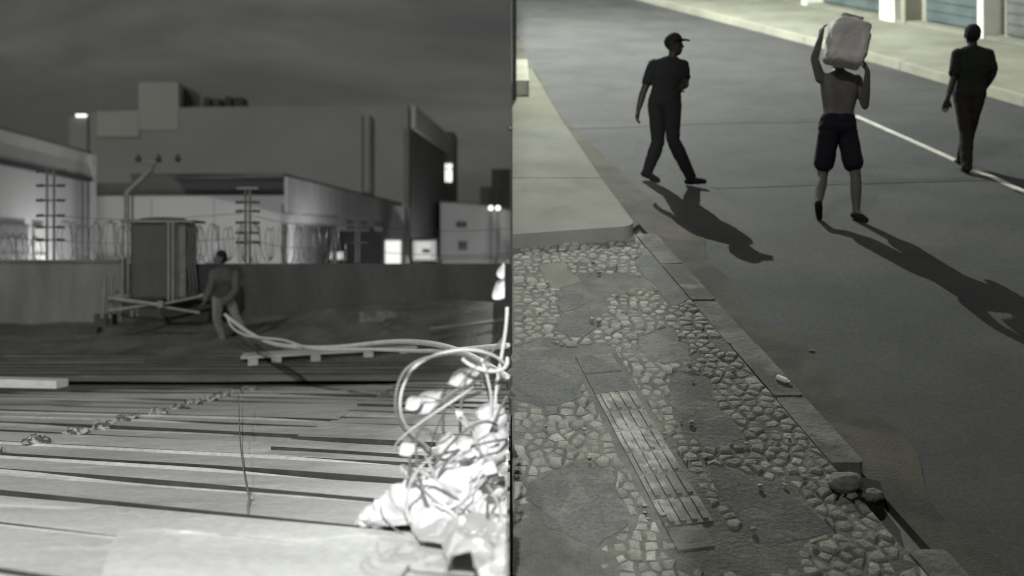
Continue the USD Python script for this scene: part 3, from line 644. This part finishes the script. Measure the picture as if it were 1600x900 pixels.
# white building at the left
A_, B_ = W(-160, 0, 27.5)[:2], W(138, 0, 41)[:2]; 
zl0 = ZC + (HOR - 210) / F * 34.0; 
wb = thing('white_building', 'white building with a dark gutter line at the far left', 'building', (*A_, 0))
part(wb, 'wall', quadwall(A_, B_, 0, zl0 - 1.0, 6), PALEW)
part(wb, 'parapet', quadwall(A_ + (.12, -.06), B_ + (.12, -.06), zl0 - .88, zl0 + .06, 6.3), PALEW)
part(wb, 'gutter', quadwall(A_ + (.3, 0), B_ + (.3, 0), zl0 - 1.0, zl0 - .87, .4), SEAM)
part(wb, 'coping', quadwall(A_ + (.15, -.06), B_ + (.15, -.06), zl0 + .06, zl0 + .14, 6.3), DROOF)
dirw = (B_ - A_) / np.linalg.norm(B_ - A_)
part(wb, 'corner_pier', quadwall(B_ - dirw * .4 + (.3, 0), B_ + dirw * .02 + (.3, 0), 0, zl0 + .02, .3), PALEW)
for px in (120, 128):
    r_ = np.array([(px - 800) / F, 1.0]); t_ = np.linalg.solve(np.stack([r_, -dirw], 1), A_)[1]; q = A_ + dirw * t_ + (.22, 0)
    part(wb, 'downpipe', tube([(*q, ZC - 3), (*q, zl0 - 1.0)], .06, 8), MIDM)
for a, b in ((-30, 40), (50, 66)):
    ta = [np.linalg.solve(np.stack([np.array([(px - 800) / F, 1.0]), -dirw], 1), A_)[1] for px in (a, b)]
    p, q = A_ + dirw * ta[0] + (.1, 0), A_ + dirw * ta[1] + (.1, 0)
    zz = ZC + (HOR - 348) / F * 33; w_ = part(wb, 'window', quadwall(p, q, zz - 1.4, zz, .1), GREYM if a < 0 else GLOWS if False else FACADE2)
    for h_ in (0, .45, .9, 1.36): part(w_, 'frame', quadwall(p + (.03, 0), q + (.03, 0), zz - h_ - .05, zz - h_ + .02, .05), MIDM)
# long white wall building in the middle
mb = thing('white_hall', 'long low white hall with a dark upper storey beyond the wall', 'building', W(290, 410, 45))
Y = 45.0; z3 = ZC + (HOR - 305) / F * Y; xa, xb = (132 - 800) / F * Y, (446 - 800) / F * Y
part(mb, 'wall', box(xa, xb, Y, Y + 12, 0, z3), PALEW)
part(mb, 'upper_storey', pb(205, 446, 273, 304.6, Y + .4, Y + 9), DROOF)
part(mb, 'upper_storey', pb(140, 204, 286, 304.6, Y + .5, Y + 8), DROOF)
part(mb, 'roof_flashing', pb(203, 447, 271, 273, Y + .35, Y + 9.1), MIDM)
part(mb, 'wall_cap', pb(130, 447, 303.4, 305.2, Y - .05, Y + .3), SEAM)
for px in (232, 330): 
    x = (px - 800) / F * Y; part(mb, 'pilaster', box(x - .12, x + .12, Y - .06, Y, 0, z3 - .12), PALEW)
# canopy to the right of it
cn = thing('canopy', 'large pale sheet canopy running back to the lit doorway', 'canopy', W(445, 410, 43))
c0, c1 = np.array([-9.0, 43.0]), np.array([-6.62, 65.5]); zc0 = ZC + (HOR - 276) / F * 43
part(cn, 'fascia', quadwall(c1, c0, (ZC + 2.3, ZC + 1.85), (zc0, zc0), .15), CANOPY)
for k in range(24):
    p = c0 + (c1 - c0) * (k + .5) / 24 + (.06, -.02); part(cn, 'sheet_rib', tube([(*p, ZC + 1.9 + .4 * (k / 24)), (*p, zc0)], .035, 5), CANOPY)
part(cn, 'roof', m3hull([[*c0, zc0], [*c1, zc0], [-14, 44.5, zc0 + .05], [-13, 65.5, zc0 + .05], [*c0, zc0 + .12], [*c1, zc0 + .12], [-14, 57.2, zc0 + .15]]), DROOF)
for t in (.02, .35, .68, .97):
    p = c0 + (c1 - c0) * t + (-.15, .1); part(cn, 'post', tube([(*p, 0), (*p, ZC + 2.2)], .13, 8), MIDM)
part(cn, 'back_wall', box(-9.6, -6.9, 58, 58.3, 0, ZC + 1.5), DROOF)
part(cn, 'beam', quadwall(c1 + (-.2, 0), c0 + (-.2, 0), (ZC + 1.9, ZC + 1.4), (ZC + 2.25, ZC + 1.8), .2), CANOPY)
# lit column and doorway
dw = thing('gate_house', 'tall pale gatehouse with a brightly lit doorway under the canopy end', 'gatehouse', W(612, 410, 62))
Y = 62.0; part(dw, 'wall', fpoly([(598, 430), (598, 345), (604, 322), (632, 322), (632, 430)], Y, 3), CANOPY)
part(dw, 'doorway', pb(602, 626, 376, 414, Y - .06, Y - .005), GLOWD)
# big block
bg = thing('office_block', 'large grey windowless block with a stair tower on its roof', 'building', W(400, 410, 70))
Y = 70.0; xl, xr = (140 - 800) / F * Y, (638 - 800) / F * Y; zt_ = ZC + (HOR - 165) / F * Y
ztl = ZC + (HOR - 176) / F * Y
part(bg, 'wall', m3hull([[xl, Y, 0], [xr, Y, 0], [xl, Y, ztl], [(300 - 800) / F * Y, Y, zt_ - .1], [xr, Y, zt_], [xl, 90, 0], [xr + 1.2, 86.5, 0], [xl, 90, ztl], [xr + 1.2, 86.5, zt_]]), FACADE)
part(bg, 'pale_panel', pb(152, 217, 174, 214, Y - .08, Y - .003), FACADE2, 'paler rectangular wall panel at upper left')
part(bg, 'stair_tower', box((217 - 800) / F * Y, (279 - 800) / F * Y, Y - .05, Y + 5, zt_ - 1.6, ZC + (HOR - 129) / F * Y), FACADE2)
part(bg, 'tower_annex', m3hull([W(281, 168, 71), W(312, 168, 71), W(281, 134, 71), W(300, 145, 71), W(310, 152, 71), W(281, 168, 75), W(312, 168, 75), W(281, 134, 75), W(300, 145, 75)]), DFACADE)
for px, w, h in ((322, 9, 14), (338, 12, 12), (356, 10, 15), (372, 14, 14)):
    part(bg, 'roof_unit', pb(px - w / 2, px + w / 2, 166 - h, 168, 72, 73.5), DFACADE)
gr = part(bg, 'duct', pb(565, 580, 180, 300, Y - .25, Y - .005), FACADE)
part(gr, 'duct_edge', pb(565, 567.5, 180, 300, Y - .3, Y - .255), DROOF); part(gr, 'duct_edge', pb(577, 580, 180, 300, Y - .3, Y - .255), DROOF)
part(bg, 'joint_line', pb(632, 634, 200, 318, Y - .05, Y - .004), DROOF)
s0, s1 = np.array([xr + .06, Y]), np.array([xr + 1.26, 86.5]); zf0 = ZC + (HOR - 200) / F * Y
part(bg, 'fascia', quadwall(s1 + (.1, 0), s0 + (.1, 0), zf0, zt_ + .01, .3), FACADE2)
part(bg, 'dark_glazing', quadwall(s1, s0, 0, zf0 - .02, .1), DFACADE)
for k in range(22):
    p = s0 + (s1 - s0) * (k + .5) / 22 + (.05, -.0); part(bg, 'mullion', tube([(*p, 2), (*p, zf0)], .06, 4), GREYM if k % 3 == 0 else DROOF)
# lit stair window block
lw = thing('lit_annex', 'narrow dark annex with a bright barred window behind the block', 'building', W(700, 410, 90))
part(lw, 'wall', pb(684, 710, 206, 420, 90, 95), DFACADE); w_ = part(lw, 'window', pb(690, 706, 256, 284, 89.9, 89.97), GLOWW)
for px in (694.5, 699.5): part(w_, 'bar', pb(px - .7, px + .7, 256, 284, 89.8, 89.88), DFACADE)
part(w_, 'bar', pb(690, 706, 263, 264.5, 89.7, 89.78), DFACADE)
# low building at the right
lb = thing('low_block', 'low pale block with small dark windows beside the lit window', 'building', W(740, 410, 80))
part(lb, 'wall', fpoly([(688, 440), (688, 316), (745, 320), (797, 328), (797, 440)], 80, 8), PALEW)
part(lb, 'roof_edge', fpoly([(688, 316), (688, 313.5), (745, 317.5), (797, 325.5), (797, 328), (745, 320)], 79.9, 8), DROOF)
for px, py, w, h in ((721, 351, 16, 8), (723, 384, 13, 13)):
    w_ = part(lb, 'window', pb(px - w / 2, px + w / 2, py - h / 2, py + h / 2, 79.8, 79.99), DFACADE)
    part(w_, 'frame', pb(px - .6, px + .6, py - h / 2, py + h / 2, 79.7, 79.79), GREYM)
part(lb, 'lower_wall', pb(690, 796, 404, 420, 79, 79.6), FACADE2)
# lit window, built as a glowing board standing on legs
ls = thing('glowing_window', 'square brightly lit window in a dark frame before the low block', 'sign', W(661, 410, 66))
part(ls, 'frame', pb(640, 684, 372, 410, 66, 66.4), DFACADE); part(ls, 'panel', pb(645, 681, 376, 407, 65.9, 65.98), glow('panel_glow', (1, 1, .97), .42)); part(ls, 'bright_centre', pb(650, 673, 378, 404, 65.8, 65.88), glow('panel_glow_bright', (1, 1, .97), .62))
for px in (644, 682): part(ls, 'leg', tube([W(px, 409, 66.2), (W(px, 409, 66.2)[0], 66.2, 0)], .08, 6), DFACADE)
part(ls, 'smudge', pb(660, 672, 389, 395, 65.7, 65.78), FACADE2)
# dark building far right and faint tower far left
dbd = thing('dark_block', 'dark flat-roofed block with two small lights at the right', 'building', W(775, 410, 110))
part(dbd, 'wall', pb(750, 798, 292, 420, 110, 118), DFACADE); part(dbd, 'upper_wall', pb(768, 798, 264, 292, 112, 118), DFACADE)
for px in (767, 778):
    p = W(px, 325, 77.5); q = trimesh.creation.icosphere(2, .17); q.apply_translation(p)
    s = thing('yard_lamp', ('left' if px < 770 else 'right') + ' of two small bright yard lamps before the dark block', 'lamp', p - (0, 0, p[2])); part(s, 'globe', q, GLOWS); part(s, 'pole', tube([p - (0, 0, .15), (p[0], p[1], 0)], .05, 6), DROOF)
ft = thing('far_tower', 'faint grey tower with a twin light on top at the left', 'building', W(130, 410, 95))
part(ft, 'wall', pb(108, 136, 182, 420, 95, 101), FACADE); part(ft, 'wing', pb(136, 152, 186, 420, 97, 101), DFACADE)
for px in (121.5, 130): part(ft, 'lamp', pb(px - 3, px + 3, 178.5, 182, 94.8, 95.2), GLOWS)
# small lit truck-like lamp behind the wire
lv = thing('lit_hatch', 'small bright lit hatch in the dark opening under the canopy', 'hatch', W(525, 410, 52))
part(lv, 'frame', pb(513, 538, 391, 408, 52, 52.5), DFACADE); part(lv, 'light_panel', pb(516, 535, 394, 405, 51.9, 51.98), glow('hatch_glow', (1, 1, .96), .75)); part(lv, 'leg', pb(523, 527, 408, 640, 52.1, 52.3), DFACADE)
# courtyard lamps standing on the ground behind the wall
def ylamp(p, power, label):
    s = thing('courtyard_lamp', label, 'lamp', (p[0], p[1], 0), 'lamps standing in the courtyard behind the wall')
    p = np.array(p, float); part(s, 'pole', tube([(p[0], p[1], 0), p - (0, 0, .12)], .05, 8), DARK); q = trimesh.creation.icosphere(2, .12); q.apply_translation(p); part(s, 'globe', q, GLOWL)
    l = UsdLux.SphereLight.Define(stage, s + '/bulb'); l.CreateRadiusAttr(.13); l.CreateNormalizeAttr(True); l.CreateIntensityAttr(power); l.AddTranslateOp().Set(Gf.Vec3d(0, 0, float(p[2])))
for p, pw_, lab in (((-14.2, 36.0, ZC - .9), 60., 'courtyard lamp hidden behind the wall near the white building corner'), ((-17.0, 31.0, ZC - .9), 55., 'courtyard lamp hidden behind the wall before the white building windows'),
                    ((-10.5, 38.0, ZC - 1.2), 42., 'courtyard lamp hidden behind the wall before the white hall'), ((-6.4, 45.0, ZC - .6), 90., 'courtyard lamp hidden behind the wall under the canopy'), ((-3.0, 70.0, ZC - .8), 150., 'courtyard lamp hidden behind the wall before the low block')):
    ylamp(p, pw_ * 1.3, lab)

# ------------------------------------------------------------------ things lying on the roof
pal = thing('pallet', 'long pale timber pallet on block feet beyond the roof end', 'pallet', W(500, 570, 16.9))
a, b = W(376, 559, 16.7), W(652, 543, 17.2); ab = (b - a)[:2]; n_ = np.array([-ab[1], ab[0]]) / np.linalg.norm(ab)
for k in range(4):
    o = n_ * (k * .2); m_ = quadwall(a[:2] + o, b[:2] + o, (a[2] - .02, b[2] - .02), (a[2] + .012, b[2] + .012), .15); part(pal, 'board', m_, WOOD)
for t, s in ((.04, 1), (.17, 1), (.39, 1), (.69, 1), (.90, 1)):
    for o in (.0, .62):
        p = a + (b - a) * t; p2 = a + (b - a) * (t + .055); q0, q1 = p[:2] + n_ * o, p2[:2] + n_ * o
        part(pal, 'block_foot', quadwall(q0, q1, (float(zt(*q0)) - .05, float(zt(*q1)) - .05), p[2] - .022, .13), WOOD)
p0 = np.array([-16 * 1.0, 13.1]); pl0 = W(-80, 596, 12.6); pl1 = W(88, 599, 12.4)
solo('white_plank', quadwall(pl0[:2], pl1[:2], (pl0[2] - .06, pl1[2] - .06), (pl0[2] + .04, pl1[2] + .03), .25), CABLE, 'short white plank end lying on the roof at the far left', 'plank')
hp = W(592, 497, 19.2); solo('rubble_heap', [lump(hp + (0, 0, -.05), .34, 2, 3, .5, (1.1, .7, .62)), lump(hp + (.1, -.25, -.15), .2, 5, 3, .5, (1, .8, .6)), lump(hp + (-.2, -.1, -.14), .2, 8, 3, .5)], surf('rubble', g(.24), g(.11), scale=6, rough=.95, bump=.03, bscale=20), 'pale rubble heap in front of the dark wall', 'rubble')
solo('pipe', tube([W(672, 514, 17.6), W(740, 507, 18.0), W(797, 499, 18.4)], .03, 8), GREYM, 'thin pale pipe lying on the terrace at the right', 'pipe')
for px, lab in ((733, 'left of two thin upright stakes at the terrace edge'), (742, 'right of two thin upright stakes at the terrace edge')):
    solo('stake', tube([W(px, 518, 15.5), W(px + 2, 562, 15.5)], .02, 6), GREYM, lab, 'stake')
# cables
def cable(pts, r, label, n=60, name='cable', m_=CABLE):
    q = np.array([W(*p) for p in pts]); q[:, 0] = np.minimum(q[:, 0], -.02); solo(name, tube(q, r, 8, n), m_, label, 'cable', smooth=True)
cable([(352, 492, 17.5), (382, 515, 16.5), (410, 531, 15.5), (450, 541, 14), (520, 543, 12.5), (600, 535, 11), (680, 538, 9), (740, 558, 7), (797, 590, 5.5)], [.03, .03, .03, .03, .028, .026, .024, .02, .018], 'thick white cable sweeping from the stooping person over the pallet')
cable([(356, 498, 17.3), (400, 527, 15.6), (440, 531, 14.5), (490, 545, 12.8), (560, 546, 11.5), (640, 548, 10), (720, 546, 8), (797, 540, 6.5)], .018, 'thinner white cable running level just below the thick one')
cable([(688, 754, 4.6), (650, 690, 4.4), (618, 622, 4.2), (634, 578, 4.2), (680, 556, 4.2), (726, 556, 4.3), (752, 585, 4.4), (770, 640, 4.5)], .006, 'wide dark-edged wire loop standing over the roof', m_=GREYM)
cable([(695, 754, 4.65), (658, 690, 4.45), (626, 620, 4.25), (642, 580, 4.25), (690, 552, 4.25), (745, 548, 4.3), (790, 570, 4.4)], .006, 'pale wire just inside the wide loop', m_=CABLE)
cable([(700, 756, 4.6), (696, 700, 4.5), (694, 640, 4.4), (702, 610, 4.4)], .006, 'thin upright wire holding the lowest pale leaf', m_=GREYM)
cable([(722, 740, 4.6), (720, 690, 4.5), (722, 620, 4.4), (738, 580, 4.4), (760, 572, 4.4), (775, 620, 4.4)], .006, 'narrow inner wire loop beside the pale leaves', m_=GREYM)
cable([(797, 560, 4.4), (770, 580, 4.3), (745, 575, 4.3), (722, 560, 4.3)], .008, 'short wire reaching in from the right edge', m_=CABLE)
cable([(28, 899, 4.1), (40, 882, 4.2), (80, 874, 4.25), (130, 884, 4.2), (215, 903, 4.0)], .018, 'white cable bent in a loop at the lower left corner')
cable([(0, 842, 4.6), (30, 855, 4.5), (55, 872, 4.4), (90, 878, 4.35)], .012, 'short white cable end entering at the lower left edge')
cable([(392, 770, 5.2), (388, 800, 4.9), (398, 840, 4.6), (425, 885, 4.25)], .005, 'thin twisted wire lying over the roof seams', m_=GREYM)
cable([(372, 612, 11), (374, 660, 8.5), (380, 730, 6.1), (390, 780, 5.1)], .004, 'faint thin wire hanging across the roof seams', m_=GREYM)
cable([(797, 620, 4.3), (772, 660, 4.3), (752, 720, 4.3), (742, 752, 4.35)], .006, 'thin wire running down the right side of the branch', m_=GREYM)
cable([(752, 560, 4.3), (764, 600, 4.3), (768, 650, 4.35), (760, 700, 4.4)], .005, 'thin wire hanging from the loop top behind the branch', m_=CABLE)
cable([(797, 480, 4.4), (788, 530, 4.4), (778, 590, 4.4), (774, 640, 4.4)], .007, 'thin upright wire at the right end of the roof', m_=CABLE)
cable([(797, 520, 4.4), (770, 548, 4.4), (748, 575, 4.4), (735, 600, 4.4)], .005, 'thin slanting wire crossing the right end of the loop', m_=GREYM)
for k in range(12):
    x0, y0 = rng.uniform(620, 700), rng.uniform(640, 850); x1, y1 = rng.uniform(740, 797), rng.uniform(560, 895); bx, by = rng.uniform(-60, 60), rng.uniform(-90, 30)
    d0 = 4.55 - (y0 - 740) / 420
    cable([(x0, y0, d0), ((2 * x0 + x1) / 3 + bx, (2 * y0 + y1) / 3 + by, 4.2), (min(796, (x0 + 2 * x1) / 3 + bx * .5), (y0 + 2 * y1) / 3 + by * .8, 4.15), (x1, y1, 4.3 - max(0, y1 - 800) / 220)], float(rng.uniform(.0025, .006)),
          ['fine pale wire', 'hair-thin wire', 'loose curling wire', 'slack thin wire'][k % 4] + ' in the tangle at the lower right, ' + ['topmost', 'uppermost left', 'second from the top', 'crossing the leaves', 'over the crumpled sheet', 'beside the branch fork', 'near the loop foot', 'along the right edge', 'lowest', 'nearest the corner', 'behind the branch', 'over the thick limb'][k], m_=(CABLE if k % 2 else GREYM))
# fallen branch with pale leaves, and crumpled plastic sheet below it
br = thing('fallen_branch', 'pale overlit branch with broad leaves lying at the lower right of the roof', 'branch', W(700, 800, 4.4))
def bt_(pts, r):
    q = np.array([W(*p) for p in pts]); q[:, 0] = np.minimum(q[:, 0], -.02 - np.asarray(r)); 
    t = tube(q, r, 14, 60); v = t.vertices; t.vertices = v + t.vertex_normals * ((meshkit.fbm(v * 22, 4, 3) - .5) * np.max(r) * 1.1)[:, None]; t.vertices[:, 0] = np.minimum(t.vertices[:, 0], -.015); return t
part(br, 'limb', bt_([(556, 826, 4.45), (600, 802, 4.35), (655, 778, 4.3), (715, 748, 4.3), (760, 705, 4.35), (800, 655, 4.4)], [.025, .06, .085, .08, .07, .075]), BARK, smooth=True)
part(br, 'limb', bt_([(645, 785, 4.3), (680, 822, 4.15), (740, 862, 3.95), (800, 905, 3.75)], [.06, .075, .07, .07]), BARK, smooth=True)
part(br, 'limb', bt_([(700, 765, 4.3), (750, 790, 4.2), (800, 800, 4.1)], [.04, .045, .05]), BARK, smooth=True)
part(br, 'twig', bt_([(720, 745, 4.35), (755, 720, 4.4), (800, 700, 4.4)], [.02, .018, .02]), BARK, smooth=True)
def leaf(tip, stem, w, Y):
    a, b = W(*stem, Y), W(*tip, Y); d = b - a; ln = np.linalg.norm(d); d /= ln; s = np.cross(d, [0, 1, 0]); s /= np.linalg.norm(s); n = np.cross(s, d)
    v, f = [], []; N, Mw = 10, 7
    for i in range(N + 1):
        t = i / N; ww = w * math.sin(math.pi * (t * .95 + .04) ** 1.25) ** 1.0
        for k in range(Mw): u = k / (Mw - 1) * 2 - 1; v.append(a + d * ln * t + s * ww * u + n * (-.35 * w * u * u + .12 * ln * math.sin(t * 3)))
    v = [np.array([min(p[0], -.03), p[1], p[2]]) for p in v]; top_ = len(v); v += [p - n * .012 for p in v]
    for i in range(N):
        for k in range(Mw - 1):
            p = i * Mw + k; f += [[p, p + 1, p + Mw + 1], [p, p + Mw + 1, p + Mw]]; q = p + top_; f += [[q, q + Mw + 1, q + 1], [q, q + Mw, q + Mw + 1]]
    return trimesh.Trimesh(v, f, process=False)
for tip, stem, w in (((648, 645), (692, 608), .042), ((700, 598), (752, 578), .036), ((682, 690), (718, 700), .055), ((742, 640), (800, 655), .05), ((758, 668), (795, 632), .04), ((715, 650), (722, 640), .02), ((776, 440), (800, 462), .06), ((786, 410), (800, 440), .045), ((735, 780), (790, 760), .05), ((700, 735), (745, 700), .045)):
    part(br, 'leaf', leaf(tip, stem, w, 4.4), LEAF, smooth=True)
for k in range(26):
    x0, y0 = rng.uniform(640, 780), rng.uniform(690, 880)
    if y0 < 1130 - .62 * x0 or (x0 < 700 and y0 > 830): continue
    an = rng.uniform(-2.6, .5); ln = rng.uniform(50, 130); cv = rng.uniform(-.8, .8)
    pt = [(x0 + ln * t * math.cos(an + cv * t), y0 + ln * t * math.sin(an + cv * t), 4.25 - (y0 - 780) / 350 - .15 * t) for t in (0, .35, .7, 1)]
    part(br, 'twig', bt_([(min(p[0], 797), p[1], p[2]) for p in pt], [.007, .006, .005, .003]), BARK if k % 3 else GREYM, smooth=True)
    if k % 3 == 0 and pt[-1][0] < 780: part(br, 'leaf', leaf((pt[-1][0] - 26, pt[-1][1] + rng.uniform(-20, 25)), pt[-1][:2], .028, pt[-1][2]), LEAF, smooth=True)
def RP(px, py):                                     # pixel -> plan point on the roof
    r = np.array([(px - 800) / F, 1.0]); s = (HOR - py) / F; Y = -HR / (s - RA * r[0] - RB); return r * Y
pol = Polygon([RP(*q) for q in ((555, 828), (600, 800), (660, 775), (720, 750), (765, 706), (799, 670), (799, 900), (799, 990), (752, 965), (735, 915), (700, 905), (690, 868), (655, 862), (640, 836), (605, 838))])
from scipy.spatial import Delaunay
import shapely
minx, miny, maxx, maxy = pol.bounds
pol = pol.intersection(sbox(-9, 0, -.02, 30))
bp = np.array(pol.segmentize(.02).exterior.coords)[:-1]
ip = rng.uniform([minx, miny], [maxx, maxy], (9000, 2)); ip = ip[shapely.contains_xy(pol.buffer(-.012), ip[:, 0], ip[:, 1])]
sp = np.vstack([bp, ip]); tri = Delaunay(sp).simplices; ce = sp[tri].mean(1); tri = tri[shapely.contains_xy(pol, ce[:, 0], ce[:, 1])]
q = np.c_[sp * 5, np.full(len(sp), .7)]; h = .05 * meshkit.fbm(q, 4, 11) + .03 * np.abs(np.sin(sp[:, 0] * 9 + sp[:, 1] * 7 + 5 * meshkit.noise(q, 2))) + .025 * np.abs(np.sin(sp[:, 0] * -14 + sp[:, 1] * 11 + 5 * meshkit.noise(q * 1.3, 8)))
dd = shapely.distance(pol.exterior, shapely.points(sp)); dd = np.where(sp[:, 0] > -.2, 1, dd); h = h * np.clip(dd / .12 + .08, 0, 1)
sv = np.c_[sp, zr(sp[:, 0], sp[:, 1]) + .035 + h]; sf = tri
solo('plastic_sheet', trimesh.Trimesh(sv, sf, process=False), PLASTIC, 'crumpled white plastic sheet under the pale branch', 'plastic sheet')
# loose roof sheet lifted at the bottom
sh = [RP(*q) for q in ((186, 846), (480, 872), (640, 896), (600, 960), (150, 960), (170, 890))]
solo('loose_sheet', prism(Polygon(sh).segmentize(.2), .035, .05, lambda x, y: zr(x, y) + .015 * np.sin(x * 4)), ROOF[2], 'loose pale roofing sheet lying at the bottom of the roof', 'roofing sheet')

# ------------------------------------------------------------------ unseen wall added to keep flood light off the street, and its lamp
hw = thing('added_light_wall', 'unseen tall wall added behind the camera to block flood light from the street', 'wall', (.1, -4, 0))
part(hw, 'wall', box(.03, .25, -9, -.35, 0, ZC + 7), RENDERW)
fl = thing('flood_lamp', 'flood lamp on a bracket on the added wall above the roof', 'lamp', (-.35, -3.2, ZC + 4.2))
part(fl, 'bracket', tube([(.03, -3.2, ZC + 4.2), (-.3, -3.2, ZC + 4.2)], .025, 8), DARK)
part(fl, 'housing', box(-.5, -.2, -3.4, -3.3, ZC + 4.1, ZC + 4.35), DARK)
part(fl, 'glass', box(-.48, -.22, -3.296, -3.29, ZC + 4.12, ZC + 4.33), GLOWL)
l = UsdLux.SphereLight.Define(stage, fl + '/bulb'); l.CreateRadiusAttr(.06); l.CreateNormalizeAttr(True); l.CreateIntensityAttr(1350.0); l.AddTranslateOp().Set(Gf.Vec3d(0, .06, .02))
